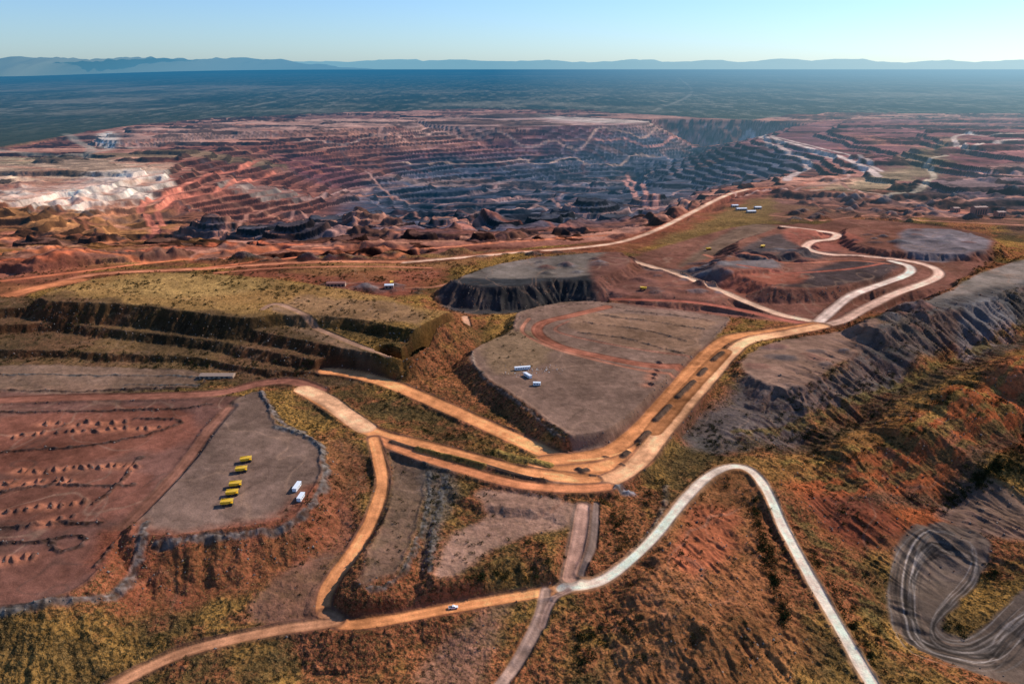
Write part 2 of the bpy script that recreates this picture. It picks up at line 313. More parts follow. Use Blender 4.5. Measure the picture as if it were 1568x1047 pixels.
strip([(1120,655,-2),(1220,640,0),(1340,590,4),(1460,540,5),(1568,490,8)],6,(.15,.11,.045),.7,1)
strip([(1200,705,-7),(1300,670,5),(1400,635,14),(1480,592,19),(1568,550,24)],5,(.30,.19,.07),.7,1)
strip([(1100,720,-4),(1200,780,-14),(1290,880,-26),(1370,1000,-38)],6,(.13,.095,.04),.7,1)
paint([(1430,800),(1480,760),(1568,780),(1700,850),(1568,840),(1480,830)],C3(.13,.085,.065),-38,6,.9,.1)
paint([(1230,790),(1330,780),(1400,830),(1380,850),(1290,840)],C3(.14,.045,.03),-30,8,.8,.3)
paint([(960,900),(1080,760),(1150,750),(1180,900),(1250,1060),(960,1060),(950,960)],C3(.27,.11,.055),-20,12,.78,.5,1,2,14)
paint([(1010,860),(1060,790),(1120,790),(1130,860),(1060,890)],C3(.30,.095,.055),-12,8,.75,.25,1,2,10)
padBR=[(1385,838),(1430,823),(1490,835),(1512,865),(1495,905),(1465,935),(1440,965),(1470,978),(1520,955),(1570,915),(1640,905),(1700,960),(1600,1040),(1500,1040),(1400,1000),(1355,950),(1365,880)]
paint(padBR,C3(.115,.082,.062),-42,2,.97,.0)
paint([(-300,612),(345,610),(352,625),(280,715),(195,810),(150,880),(90,915),(0,932),(-300,945)],C3(.135,.068,.052),-1,4,.95,.02)
paint([(0,640),(300,632),(250,690),(0,720)],C3(.21,.075,.048),-1,8,.5,None,1,2,14)
paint([(0,740),(200,710),(230,740),(150,790),(0,800)],C3(.19,.075,.05),-1,8,.5,None,1,2,14)
paint([(0,860),(140,830),(110,900),(0,915)],C3(.19,.08,.055),-1,8,.5,None,1,2,10)
paint([(345,625),(400,600),(430,650),(488,676),(494,720),(468,768),(440,795),(330,814),(240,822),(195,805),(280,715)],C3(.155,.10,.075),3,3,.97,.02)
paint([(160,830),(240,830),(330,822),(440,805),(480,770),(540,760),(520,830),(440,880),(330,900),(180,920)],C3(.20,.065,.04),-8,8,.75,.45,1,2,12)
paint([(420,890),(500,850),(530,800),(545,830),(500,880),(480,940),(430,950),(380,940)],C3(.15,.08,.055),-17,5,.8,.2)
paint([(595,695),(640,705),(650,760),(620,860),(575,885),(545,890),(575,820),(598,760)],C3(.14,.088,.062),-5,4,.85,.15)
paint([(735,755),(880,775),(875,805),(800,820),(740,850),(700,880),(665,875),(690,820),(740,790)],C3(.26,.155,.11),-6,4,.85,.15)
paint([(0,560),(290,568),(300,585),(280,595),(0,600)],C3(.16,.1,.07),0,4,.9,.05)
paint([(650,1010),(760,930),(790,935),(740,1047),(640,1047)],C3(.21,.12,.085),-24,6,.6,.4,1,2,8)
paint([(645,720),(690,722),(700,760),(680,800),(660,860),(640,850),(655,780)],C3(.12,.10,.085),-5,5,.6,.4,1,2,8)
paint([(495,680),(545,690),(560,730),(545,790),(510,830),(490,800),(500,740)],C3(.22,.085,.05),-4,6,.7,.5,1,2,8)
bare=(1-veg)*near*(1-mine)
col*=(1+bare*(.26*n60b+.30*n250b+.10*n8b))[...,None]
tf=full(lambda x,y:fbm(x,y*.8,75,3,8)); tracks(tf,.020,(.26,.16,.11),.5,bare)
tf=full(lambda x,y:fbm(x*.7,y,58,3,17)); tracks(tf,.020,(.07,.045,.035),.45,bare)
tf=full(lambda x,y:fbm(x,y*.6+70,40,2,29)); tracks(tf,.016,(.22,.14,.10),.4,bare)
print('paint',time.time()-T0)
# ---------------- roads ----------------
orange=C3(.62,.265,.13); pale=C3(.78,.58,.43)
roadmask=np.zeros((R,Cn),np.float32)
def road(pts,w,c,soft=.9,berm=1.0,level=True,sh=6,var=.5,edgec=None,amt=1.0):
    hw=w/2
    s,D,S,V,SG=line(pts,hw+sh+12)
    if level:
        m=ss(hw+sh,hw+.5,D); Z[s]=Z[s]*(1-m)+V*m
    if berm: Z[s]+=berm*np.exp(-((D-hw-1.6)/1.3)**2)*(.7+.5*vn(S,D*0,9,8))
    wob=D+vn(S,SG*3,14,17)*.5+n8[s]*.35
    m=ss(hw+soft,hw-soft,wob)*amt
    tr=vn(D*SG+vn(S,S*0,60,21)*1.5,S/40,1.7,22)*.5+.5
    lane=np.exp(-((np.abs(D)-hw*.45)/(hw*.22))**2)
    bri=1+var*(.40*(tr-.5)+.24*(lane-.4)+.34*n60[s]+.20*n8[s])
    dark=ss(hw*.55,hw,D)
    cc=c*np.clip(bri,.45,1.5)[...,None]*(1-dark*.28)[...,None]
    if edgec is not None:
        e=ss(hw+3+soft,hw+.5,wob)*(1-m)*.8
        col[s]=col[s]*(1-e[...,None])+edgec*e[...,None]; veg[s]*=1-e
    col[s]=col[s]*(1-m[...,None])+cc*m[...,None]; veg[s]*=1-m; roadmask[s]=np.maximum(roadmask[s],m)
ed=C3(.12,.06,.042)
road([(0,613,0),(100,609,0),(250,606,0),(340,601,0),(400,587,1),(450,584,2),(490,598,3)],15,C3(.22,.095,.065),edgec=ed)
road([(350,625,1),(320,660,0),(280,715,-1),(195,805,-2)],8,C3(.20,.095,.065),berm=.4,edgec=ed)
road([(-100,480,5),(0,455,5),(60,440,5),(150,420,5),(300,412,5),(480,401,3),(640,400,4),(770,388,5),(900,378,5),(960,368,5),(1010,350,5),(1060,325,5),(1110,300,5),(1145,290,5),(1190,287,5)],17,C3(.42,.17,.10),soft=3,berm=1.5,edgec=maro)
road([(620,402,4),(770,389,5),(900,378,5),(960,368,5),(1010,350,5),(1060,325,5),(1110,300,5),(1145,290,5)],12,C3(.62,.38,.26),soft=3,berm=0)
road([(-100,500,5),(0,458,5),(70,438,5),(120,430,5)],28,C3(.42,.16,.085),soft=5,berm=0)
road([(300,412,5),(420,398,0),(520,388,-5),(620,384,-5)],10,C3(.42,.14,.08),soft=3,berm=0,sh=14)
road([(-50,436,5),(90,420,5),(220,404,2),(330,396,-2),(430,386,-8)],12,C3(.44,.15,.085),soft=3,berm=0,sh=14)
road([(330,418,5),(430,410,5),(560,408,4),(660,410,5)],8,C3(.36,.14,.085),soft=2,berm=0)
road([(500,448,9),(580,440,9),(660,436,8),(700,424,8)],7,C3(.36,.16,.10),soft=2,berm=0,level=False)
road([(640,560,-1),(665,540,0),(690,524,2),(715,505,3),(712,485,5)],8,C3(.44,.24,.15),berm=.3)
road([(590,562,2),(620,572,0),(650,552,-1)],10,C3(.44,.24,.15),berm=.3)
road([(405,500,12),(430,488,15),(490,515,15),(560,548,12),(600,570,4)],8,C3(.26,.15,.10),berm=.3,level=False)
road([(960,398,18),(1030,418,17),(1090,440,16),(1150,465,14),(1200,483,13),(1255,494,13)],13,C3(.60,.37,.25),soft=2,edgec=ed)
road([(940,458,14),(1050,462,14),(1130,474,14),(1200,490,13),(1240,496,13)],11,C3(.28,.10,.07),soft=2,edgec=ed)
road([(1080,380,18),(1150,396,20),(1220,402,22),(1300,398,22),(1360,404,21)],8,C3(.32,.13,.085),soft=2,berm=.5,level=False)
road([(1130,412,19),(1200,418,21),(1290,412,22),(1350,404,21)],7,C3(.28,.10,.07),soft=2,berm=.5,level=False)
road([(1230,500,13),(1285,493,14),(1325,472,15),(1370,450,17),(1420,432,19),(1438,420,20),(1425,408,21),(1385,399,21),(1330,393,21),(1265,389,22),(1235,380,22),(1245,370,23),(1275,366,23),(1280,358,24),(1240,352,24),(1200,347,24)],14,C3(.58,.36,.26),soft=2,edgec=ed)
road([(1255,492,13),(1278,472,15),(1305,452,17),(1350,435,19),(1390,420,20),(1392,408,21),(1365,400,21)],13,C3(.68,.48,.37),soft=2,edgec=ed)
road([(1060,560,12),(1000,560,12),(930,548,12),(860,532,12),(825,512,12),(830,495,12),(880,482,12),(930,470,12)],14,C3(.24,.095,.062),berm=.3,level=False,var=.8)
road([(1060,575,11),(990,568,12),(900,548,12),(840,530,12),(800,508,12),(810,488,12)],5,C3(.29,.13,.085),berm=.2,level=False,var=.8)
road([(1055,545,12),(980,535,12),(890,518,12),(850,505,12),(870,492,12)],4,C3(.28,.13,.09),berm=.2,level=False,var=.8)
road([(500,568,5),(540,573,5),(600,589,4),(680,622,2),(760,658,1),(830,690,0),(880,712,0)],17,orange,edgec=ed)
road([(850,716,0),(905,712,0),(960,700,1)],44,orange*.88,berm=0,sh=10)
road([(840,705,0),(890,700,0),(935,690,1),(985,652,3),(1045,583,7),(1085,540,9),(1120,517,11),(1180,508,12),(1250,497,13)],16,orange*.72,edgec=ed)
road([(860,735,0),(905,742,0),(950,728,0),(985,700,1),(1020,655,3),(1065,603,6),(1092,572,8),(1115,545,10),(1145,522,11),(1200,511,12),(1260,499,13)],16,C3(.66,.34,.19),edgec=ed)
road([(470,600,3),(520,630,3),(575,663,2),(650,682,1),(720,700,1),(800,722,0),(860,730,0),(905,735,0)],15,orange*.98,edgec=ed)
road([(465,596,3),(500,612,3),(530,634,3),(560,655,2)],19,C3(.66,.36,.21),edgec=None,berm=0)
road([(575,672,2),(640,697,1),(720,722,0),(800,742,0),(880,748,0),(930,745,0)],11,C3(.50,.20,.105),edgec=ed,berm=.5)
road([(1000,660,3),(1060,590,7),(1110,538,10)],17,orange*.5,berm=0)
road([(830,712,0),(880,728,0),(930,722,0)],3,orange*.6,berm=0,level=False); road([(800,700,0),(860,722,0),(920,735,0)],2.5,orange*.65,berm=0,level=False); road([(870,705,0),(920,702,0),(965,690,1)],3,orange*1.2,berm=0,level=False)
def median(pts,w,h,c=C3(.08,.05,.036),vg=.3):
    s,D,S,V,SG=line(pts,w+8,smooth=3)
    m=ss(w/2+1,w/2-1,D+n8[s]*.5); Z[s]+=h*ss(w/2+1.5,0,D)
    col[s]=col[s]*(1-m[...,None])+c*m[...,None]; veg[s]=veg[s]*(1-m)+m*vg
for a in [[(978,678,1),(992,664,2)],[(1004,645,3),(1025,622,5)],[(1038,608,6),(1062,585,7)],[(1072,574,8),(1080,566,8)],[(1092,552,9),(1106,540,10)],[(955,700,0),(962,694,1)]]:
    median(a,6.5,2.4)
median([(600,678,1),(650,692,1),(720,708,0),(790,727,0),(835,737,0)],5,1.6)
median([(640,690,1),(740,716,0)],6,1.6,C3(.2,.13,.05),.6)
median([(760,690,1),(840,712,0)],9,1.5,C3(.2,.13,.05),.8)
median([(886,719,0),(892,722,0),(898,720,0)],6,2.4)
for u,v in [(925,700),(950,712),(905,728)]: median([(u,v,0),(u+6,v+1,0)],2.2,.8)
road([(572,672,2),(580,700,0),(586,740,-4),(572,790,-8),(545,840,-12),(512,885,-16),(497,915,-18),(499,942,-18),(530,956,-18),(600,948,-18),(700,929,-18),(800,912,-17),(870,901,-16),(910,893,-16)],9.5,orange*.98,edgec=ed)
road([(500,940,-18),(515,950,-18),(470,958,-19),(440,962,-20),(350,980,-22),(270,1003,-25),(180,1047,-28),(80,1110,-32)],9,C3(.46,.22,.125),edgec=ed)
road([(860,902,-16),(910,893,-16),(950,870,-14),(1000,824,-10),(1050,763,-5),(1085,729,-3),(1120,714,-2),(1150,721,-3),(1175,752,-4),(1202,812,-9),(1240,882,-14),(1285,960,-21),(1335,1047,-28),(1400,1150,-36)],7.5,pale,soft=.6,edgec=C3(.3,.17,.1),var=.3)
road([(835,905,-17),(828,945,-20),(800,1000,-24),(765,1055,-28)],8,C3(.30,.19,.14),berm=.4,level=False,var=1)
road([(870,905,-16),(845,925,-19),(830,960,-22)],5,C3(.28,.17,.125),berm=.2,level=False,var=1)
road([(893,775,-3),(890,800,-5),(884,835,-9),(872,885,-14)],10,C3(.48,.27,.19),berm=.3,edgec=greyb,sh=8)
road([(913,770,-3),(908,830,-8),(890,880,-14)],5,C3(.17,.115,.09),berm=.8,level=False)
base1=[(1455,850),(1420,842),(1390,870),(1382,930),(1400,985),(1460,1010),(1530,1005),(1580,960),(1660,930)]
for i in range(26):
    kx=random.uniform(.72,1.22); ky=random.uniform(.8,1.18); dx,dy=random.gauss(0,4),random.gauss(0,4)
    pts=[(1450+(a-1450)*kx+dx+random.gauss(0,2),930+(b_-930)*ky+dy+random.gauss(0,2),-42) for a,b_ in base1]
    c=random.choice([.32,.20,.16,.04,.04,.24,.05,.04])
    road(pts,random.uniform(.6,1.5),C3(c,c*.80,c*.66),berm=0,level=False,var=.8,amt=random.uniform(.4,.8),soft=.45)
for i in range(9):
    kx=random.uniform(.8,1.1); dy=random.gauss(0,7)
    pts=[(1450+(a-1450)*kx,b_+dy,-42) for a,b_ in [(1440,850),(1485,862),(1490,890),(1450,930),(1425,965),(1450,992),(1500,985),(1570,940)]]
    c=random.choice([.24,.18,.04]); road(pts,random.uniform(.6,1.4),C3(c,c*.80,c*.66),berm=0,level=False,var=.8,amt=.6,soft=.45)
s,D,S=poly(padBR,-42,60,1,3)
roadmask2=roadmask.copy(); roadmask2[s]*=ss(0,6,D)
def drape(pts,w,c,amt=.9,soft=4):
    P3=[]
    for i in range(len(pts)-1):
        (a,b_),(c_,d)=pts[i],pts[i+1]; n=max(1,int(math.hypot(c_-a,(d-b_)*2)/22))
        for j in range(n): P3.append((a+(c_-a)*j/n,b_+(d-b_)*j/n))
    P3.append(pts[-1]); Q3=[(u,v,hit(u,v)[2]) for u,v in P3]
    road(Q3,w,c,soft=soft,berm=0,level=False,var=.3,amt=amt)
for pts,w,c in [([(395,246),(310,272),(245,298),(215,318),(232,340),(240,356),(222,364)],20,(.42,.15,.10)),
 ([(420,262),(330,290),(262,300),(240,322),(250,345)],16,(.42,.15,.10)),
 ([(330,352),(350,338),(420,318),(520,300),(600,296)],13,(.34,.16,.11)),
 ([(0,400),(100,386),(200,384),(330,374),(460,374)],13,(.42,.13,.075)),
 ([(0,388),(90,378),(200,392),(330,398)],9,(.44,.15,.08)),([(0,366),(100,360),(220,368)],9,(.40,.15,.08)),
 ([(120,334),(200,322),(240,318)],9,(.42,.18,.10)),([(480,380),(560,374),(640,382),(760,372),(930,360)],10,(.46,.17,.10)),
 ([(450,303),(560,290),(640,285),(760,283)],12,(.34,.20,.16)),([(560,262),(600,300),(700,310),(800,300),(900,320)],12,(.34,.19,.15)),
 ([(600,250),(750,246),(900,240),(1040,236)],13,(.42,.27,.2)),([(630,222),(800,214),(1000,210),(1130,208)],14,(.38,.18,.14)),
 ([(450,218),(600,204),(800,198),(1100,196)],14,(.40,.24,.18)),([(0,300),(100,288),(240,270)],10,(.44,.28,.2)),
 ([(1135,203),(1175,215),(1225,240),(1238,256),(1215,268),(1205,276)],26,(.46,.33,.27)),
 ([(1150,203),(1230,224),(1295,243),(1330,258),(1345,270)],26,(.50,.37,.3)),([(1180,208),(1260,228),(1320,242),(1350,262)],16,(.44,.32,.26)),
 ([(1568,212),(1480,222),(1460,212),(1475,206),(1568,204)],20,(.5,.36,.28)),([(1350,300),(1400,292),(1430,272),(1420,250),(1450,238)],18,(.45,.34,.24)),
 ([(960,268),(985,285),(1005,300),(990,303),(968,290),(955,275)],18,(.42,.20,.15)),([(1190,300),(1300,318),(1400,320),(1568,322)],12,(.34,.15,.10)),
 ([(600,188),(580,198),(620,210)],22,(.36,.2,.15)),([(1270,270),(1330,300),(1420,310),(1568,300)],10,(.34,.17,.12)),([(1240,292),(1300,290),(1360,300)],9,(.42,.27,.2)),
 ([(700,330),(760,322),(860,318),(930,326),(1000,318),(1060,300)],12,(.28,.17,.14)),([(340,345),(420,338),(520,330),(640,332),(760,342)],11,(.36,.18,.13)),([(300,392),(380,380),(470,384),(560,392),(640,388)],9,(.46,.16,.09)),
 ([(260,356),(330,362),(420,352),(470,360)],8,(.40,.17,.11)),([(1180,330),(1260,338),(1330,330),(1420,338),(1568,345)],9,(.40,.18,.12)),([(1210,305),(1290,326),(1400,332),(1568,336)],7,(.40,.18,.12)),
 ([(1005,300),(1060,290),(1110,275),(1160,268)],10,(.30,.18,.15)),([(1100,300),(1180,292),(1250,285),(1300,270),(1290,255)],10,(.38,.22,.17)),
 ([(700,300),(780,290),(860,284),(940,276)],9,(.26,.17,.15)),([(650,318),(720,308),(800,306),(880,298),(960,290)],9,(.24,.16,.14))]:
    drape(pts,w,C3(*c))
roadmask2=np.where(Y>1700,roadmask,roadmask2)
for pts in [[(0,232),(120,236),(200,222)],[(380,164),(480,142),(490,134)],[(0,160),(300,155),(600,150)],[(1000,160),(1300,158),(1568,162)],[(100,205),(140,225),(120,245)],[(1040,120),(1060,140),(1000,170)]]:
    s,D,S,V,SG=line(pts,60,0)
    m=ss(28,8,D)*.55; col[s]=col[s]*(1-m[...,None])+C3(.30,.25,.19)*m[...,None]
print('roads',time.time()-T0)
# ---------------- berms, windrows, piles ----------------
rubble=np.clip(.75+.7*full(lambda x,y:vn(x,y,2.3,35)),.25,1.7)
def berm(pts,h,w,c,z=0,vg=.1,nz=.8):
    s,D,S,V,SG=line(pts,w*2+6,z,1)
    m=ss(w,w*.3,D+n8[s]*nz*1.6)
    Z[s]+=h*np.exp(-(D/(w*.6))**2)*(.7+.5*vn(S,D,4,18))*(1-roadmask[s])*(.5+.6*rubble[s])
    m=m*(1-roadmask[s])*.85
    col[s]=col[s]*(1-m[...,None])+c*rubble[s][...,None]*m[...,None]; veg[s]=veg[s]*(1-m)+m*vg
dk=C3(.065,.042,.034)
for L in [[(0,634),(120,630),(240,628),(330,622)],[(0,694),(60,690),(130,684),(200,672),(265,654),(272,643),(205,642)],[(0,755),(80,744),(190,742),(205,738)],[(0,834),(60,828),(120,818),(130,830),(95,842),(72,824)],[(0,600),(150,598),(285,596)],[(140,770),(190,735),(215,700)],[(150,862),(170,835)],[(0,812),(90,800),(150,798)]]:
    berm(L,2.0,3,dk,-1)
berm([(0,574),(150,574),(300,578),(295,590),(190,588)],1.2,2.5,C3(.07,.07,.065),0)
gr=C3(.135,.12,.105)
berm([(425,655),(470,668),(492,688),(498,722),(478,765),(445,798),(390,812),(320,820),(240,828)],1.3,4.5,gr,3)
berm([(225,812),(214,850),(185,890),(150,908),(90,922),(0,940)],1.3,5.0,gr,-3)
berm([(400,600),(412,622),(440,650),(470,662)],1.2,4,C3(.13,.11,.10),3)
berm([(722,538),(740,577),(800,618),(852,658),(895,680)],1.0,2,C3(.18,.13,.10),12)
berm([(650,715),(655,770),(630,850),(600,885),(562,895)],.9,3,gr*.8,-5,.3)
berm([(685,725),(668,790),(655,870)],.8,5,gr*.8,-6,.5)
berm([(1020,750),(1010,800),(960,850)],1.5,4,C3(.15,.11,.08),-8,.6)
berm([(940,746),(972,746)],2.5,4,C3(.30,.29,.28),-1,0)
for L in [[(895,493),(980,505),(1050,522)],[(885,508),(960,520),(1040,540)],[(920,482),(1010,494),(1080,505)],[(960,476),(1050,484),(1090,492)]]:
    berm(L,1.6,2.6,C3(.10,.07,.055),12,.1,1.5)
berm([(1050,480),(1000,478),(905,465),(860,470),(800,485),(790,508)],.9,2.5,C3(.2,.12,.09),12)
rows=[((15,668),(250,652),15),((25,722),(215,712),14),((0,783),(140,768),8),((5,742),(120,735),8),((0,858),(60,852),4),((995,612),(1010,570),5),((60,650),(200,646),8),((20,812),(120,790),6)]
for a,b_,n in rows:
    for i in range(n):
        t=(i+.5+random.uniform(-.3,.3))/n; u=a[0]+(b_[0]-a[0])*t; v=a[1]+(b_[1]-a[1])*t+random.uniform(-2.5,2.5)
        x,y=P(u,v,-1); an=random.gauss(2.0,.25); L=random.uniform(2.5,5)
        s=sl(x-14,x+14,y-14,y+14)
        dx=X[s]-x; dy=Y[s]-y; p=dx*math.cos(an)+dy*math.sin(an); q_=-dx*math.sin(an)+dy*math.cos(an)
        if random.random()<.6:
            g=np.exp(-((dx+4)/6)**2-((dy+2)/5)**2)*.6; col[s]=col[s]*(1-g[...,None])+C3(.44,.18,.11)*g[...,None]
        g=np.exp(-(p/L)**2-(q_/1.5)**2); Z[s]+=random.uniform(1.6,2.8)*g
        m=ss(.15,.5,g)*.85; col[s]=col[s]*(1-m[...,None])+C3(.07,.042,.034)*m[...,None]
for (u0,v0,u1,v1,z0,n,h) in [(1060,385,1240,400,24,36,3),(960,410,1120,450,18,40,2.5),(1300,350,1500,385,30,26,3),(1360,470,1420,500,27,14,4),(820,395,940,420,27,14,3),(500,432,640,450,9,24,3),(1130,525,1330,560,14,10,1.0),(700,395,905,385,5,20,3),(1210,300,1560,345,8,90,7),(300,395,700,402,2,40,4)]:
    for i in range(n):
        u=random.uniform(u0,u1); v=random.uniform(v0,v1); x,y=P(u,v,z0); r=random.uniform(4,10)
        s=sl(x-30,x+30,y-30,y+30)
        g=np.exp(-((WX[s]-x)/r/1.7)**2-((WY[s]-y)/r)**2)*(1-roadmask[s]); Z[s]+=h*g
        m=ss(.25,.6,g)*.5; c=random.choice([C3(.06,.055,.055),C3(.16,.14,.13),C3(.17,.08,.06)]); col[s]=col[s]*(1-m[...,None])+c*m[...,None]
rough=(1-roadmask)*near*np.clip(veg,0,1)
n3=full(lambda x,y:vn(x,y,3.2,33)); n3b=full(lambda x,y:vn(x,y,1.7,34))
lim=1-ss(650,1100,Y)
Z+=rough*(n3*.6*lim+n3b*.36*(1-ss(450,700,Y)))
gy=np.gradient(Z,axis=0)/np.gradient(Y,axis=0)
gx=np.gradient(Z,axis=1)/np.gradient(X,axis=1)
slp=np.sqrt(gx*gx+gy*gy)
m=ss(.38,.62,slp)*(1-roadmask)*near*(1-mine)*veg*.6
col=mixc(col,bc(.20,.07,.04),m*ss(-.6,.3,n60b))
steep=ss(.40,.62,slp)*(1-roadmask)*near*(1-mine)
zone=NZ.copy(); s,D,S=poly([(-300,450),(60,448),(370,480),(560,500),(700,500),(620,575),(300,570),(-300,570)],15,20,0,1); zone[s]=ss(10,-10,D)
col*=(1-steep*(.12+.5*zone))[...,None]; veg*=1-.5*steep*zone  # shade of steep faces put into the colour, strongest on the left mesa
mt=1+.22*n60+.16*n8+.12*n3*lim
col*=np.clip(mt,.5,1.6)[...,None]
st_=full(lambda x,y:fbm(x*.35,y,26,3,36))
col*=(1+mine*st_*.45)[...,None]
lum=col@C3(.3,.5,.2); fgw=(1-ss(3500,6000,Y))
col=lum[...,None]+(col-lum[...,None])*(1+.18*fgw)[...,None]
col=np.clip(col*1.24,.003,.88)
Z[Y>9000]=0
print('detail',time.time()-T0)
# ---------------- materials ----------------
def haze_out(nt,bsdf,L=10500.0,hc=(.024,.165,.32),hc2=(.33,.56,.70)):  # aerial haze painted into the material: emission mixed in by distance, paler sunward
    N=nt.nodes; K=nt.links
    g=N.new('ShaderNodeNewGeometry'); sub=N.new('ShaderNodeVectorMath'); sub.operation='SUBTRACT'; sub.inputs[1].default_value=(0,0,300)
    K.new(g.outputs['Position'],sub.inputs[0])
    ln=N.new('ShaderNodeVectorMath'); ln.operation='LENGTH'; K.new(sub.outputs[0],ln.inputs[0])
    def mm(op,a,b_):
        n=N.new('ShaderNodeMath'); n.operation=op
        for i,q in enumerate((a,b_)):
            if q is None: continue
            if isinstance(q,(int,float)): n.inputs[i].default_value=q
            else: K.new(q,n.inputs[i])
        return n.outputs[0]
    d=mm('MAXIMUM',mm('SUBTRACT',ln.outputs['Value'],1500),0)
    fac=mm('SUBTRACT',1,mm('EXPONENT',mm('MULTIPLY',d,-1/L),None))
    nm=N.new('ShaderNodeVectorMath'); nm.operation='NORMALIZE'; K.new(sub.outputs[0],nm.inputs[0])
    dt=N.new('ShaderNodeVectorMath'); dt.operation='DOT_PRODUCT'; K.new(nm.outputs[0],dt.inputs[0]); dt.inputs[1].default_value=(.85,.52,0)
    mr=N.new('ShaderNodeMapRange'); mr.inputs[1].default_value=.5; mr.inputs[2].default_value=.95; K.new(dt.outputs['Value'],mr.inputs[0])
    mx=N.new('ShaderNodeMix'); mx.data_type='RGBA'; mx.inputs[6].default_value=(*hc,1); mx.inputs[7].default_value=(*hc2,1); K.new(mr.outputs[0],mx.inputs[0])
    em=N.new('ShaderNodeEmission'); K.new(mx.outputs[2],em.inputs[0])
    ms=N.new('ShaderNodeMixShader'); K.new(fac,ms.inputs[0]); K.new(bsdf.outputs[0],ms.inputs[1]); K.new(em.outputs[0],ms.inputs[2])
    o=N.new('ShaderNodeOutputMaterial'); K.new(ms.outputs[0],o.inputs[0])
def newmat(name):
    m=bpy.data.materials.new(name); m.use_nodes=True; m.node_tree.nodes.clear(); return m,m.node_tree
def noise(nt,co,scale,detail=4,rough=.6):
    n=nt.nodes.new('ShaderNodeTexNoise'); n.inputs['Scale'].default_value=scale; n.inputs['Detail'].default_value=detail; n.inputs['Roughness'].default_value=rough
    nt.links.new(co,n.inputs['Vector']); return n.outputs['Fac']
def mrange(nt,v,a,b_,c,d):
    n=nt.nodes.new('ShaderNodeMapRange'); n.inputs[1].default_value=a; n.inputs[2].default_value=b_; n.inputs[3].default_value=c; n.inputs[4].default_value=d
    nt.links.new(v,n.inputs[0]); return n.outputs[0]
def math2(nt,op,a,b_):
    n=nt.nodes.new('ShaderNodeMath'); n.operation=op
    for i,q in enumerate((a,b_)):
        if isinstance(q,(int,float)): n.inputs[i].default_value=q
        else: nt.links.new(q,n.inputs[i])
    return n.outputs[0]
def mixrgb(nt,fac,a,b_,mode='MIX'):
    n=nt.nodes.new('ShaderNodeMix'); n.data_type='RGBA'; n.blend_type=mode
    for i,q in ((0,fac),(6,a),(7,b_)):
        if isinstance(q,(int,float)): n.inputs[i].default_value=q
        elif isinstance(q,tuple): n.inputs[i].default_value=(*q,1)
        else: nt.links.new(q,n.inputs[i])
    return n.outputs[2]
gm,nt=newmat('mine_ground')
at=nt.nodes.new('ShaderNodeAttribute'); at.attribute_name='Col'
av=nt.nodes.new('ShaderNodeAttribute'); av.attribute_name='veg'
geo=nt.nodes.new('ShaderNodeNewGeometry'); po=geo.outputs['Position']
nA=noise(nt,po,.9,2,.65); nB=noise(nt,po,.16,3,.65); nC=noise(nt,po,.03,3,.7)
c=at.outputs['Color']
amp=mrange(nt,av.outputs['Fac'],0,1,.40,1.0)
nAB=math2(nt,'ADD',math2(nt,'MULTIPLY',math2(nt,'SUBTRACT',nA,.5),1.9),math2(nt,'MULTIPLY',math2(nt,'SUBTRACT',nB,.5),1.6))
fct=math2(nt,'MULTIPLY',math2(nt,'ADD',1.0,math2(nt,'MULTIPLY',nAB,amp)),mrange(nt,nC,.3,.7,.76,1.24))
vm=nt.nodes.new('ShaderNodeVectorMath'); vm.operation='SCALE'; nt.links.new(c,vm.inputs[0]); nt.links.new(fct,vm.inputs['Scale']); c=vm.outputs[0]
sp=math2(nt,'MULTIPLY',mrange(nt,noise(nt,po,.45,2,.6),.51,.57,0,1),av.outputs['Fac'])
c=mixrgb(nt,math2(nt,'MULTIPLY',sp,.8),c,(.027,.022,.010))
sp2=math2(nt,'MULTIPLY',mrange(nt,noise(nt,po,1.3,2,.6),.56,.64,0,1),av.outputs['Fac'])
c=mixrgb(nt,math2(nt,'MULTIPLY',sp2,.42),c,(.40,.235,.09))
sep=nt.nodes.new('ShaderNodeSeparateXYZ'); nt.links.new(po,sep.inputs[0])
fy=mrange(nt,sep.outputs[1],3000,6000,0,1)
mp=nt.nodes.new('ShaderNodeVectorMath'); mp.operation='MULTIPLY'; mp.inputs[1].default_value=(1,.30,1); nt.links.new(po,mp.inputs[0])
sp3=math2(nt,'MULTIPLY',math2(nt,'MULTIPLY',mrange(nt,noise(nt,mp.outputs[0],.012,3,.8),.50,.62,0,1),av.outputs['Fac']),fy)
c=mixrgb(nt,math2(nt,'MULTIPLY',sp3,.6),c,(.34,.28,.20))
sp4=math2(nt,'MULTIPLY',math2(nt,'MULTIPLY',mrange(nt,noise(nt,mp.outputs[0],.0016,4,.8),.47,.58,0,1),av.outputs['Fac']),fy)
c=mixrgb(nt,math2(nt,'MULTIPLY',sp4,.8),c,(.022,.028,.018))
bs=nt.nodes.new('ShaderNodeBsdfDiffuse'); nt.links.new(c,bs.inputs['Color'])
bh=math2(nt,'MULTIPLY',math2(nt,'ADD',math2(nt,'MULTIPLY',nA,.7),math2(nt,'MULTIPLY',nB,3.0)),mrange(nt,av.outputs['Fac'],0,1,.22,1.0))
bp=nt.nodes.new('ShaderNodeBump'); bp.inputs['Strength'].default_value=.85; bp.inputs['Distance'].default_value=1.0; nt.links.new(bh,bp.inputs['Height']); nt.links.new(bp.outputs[0],bs.inputs['Normal'])
haze_out(nt,bs)
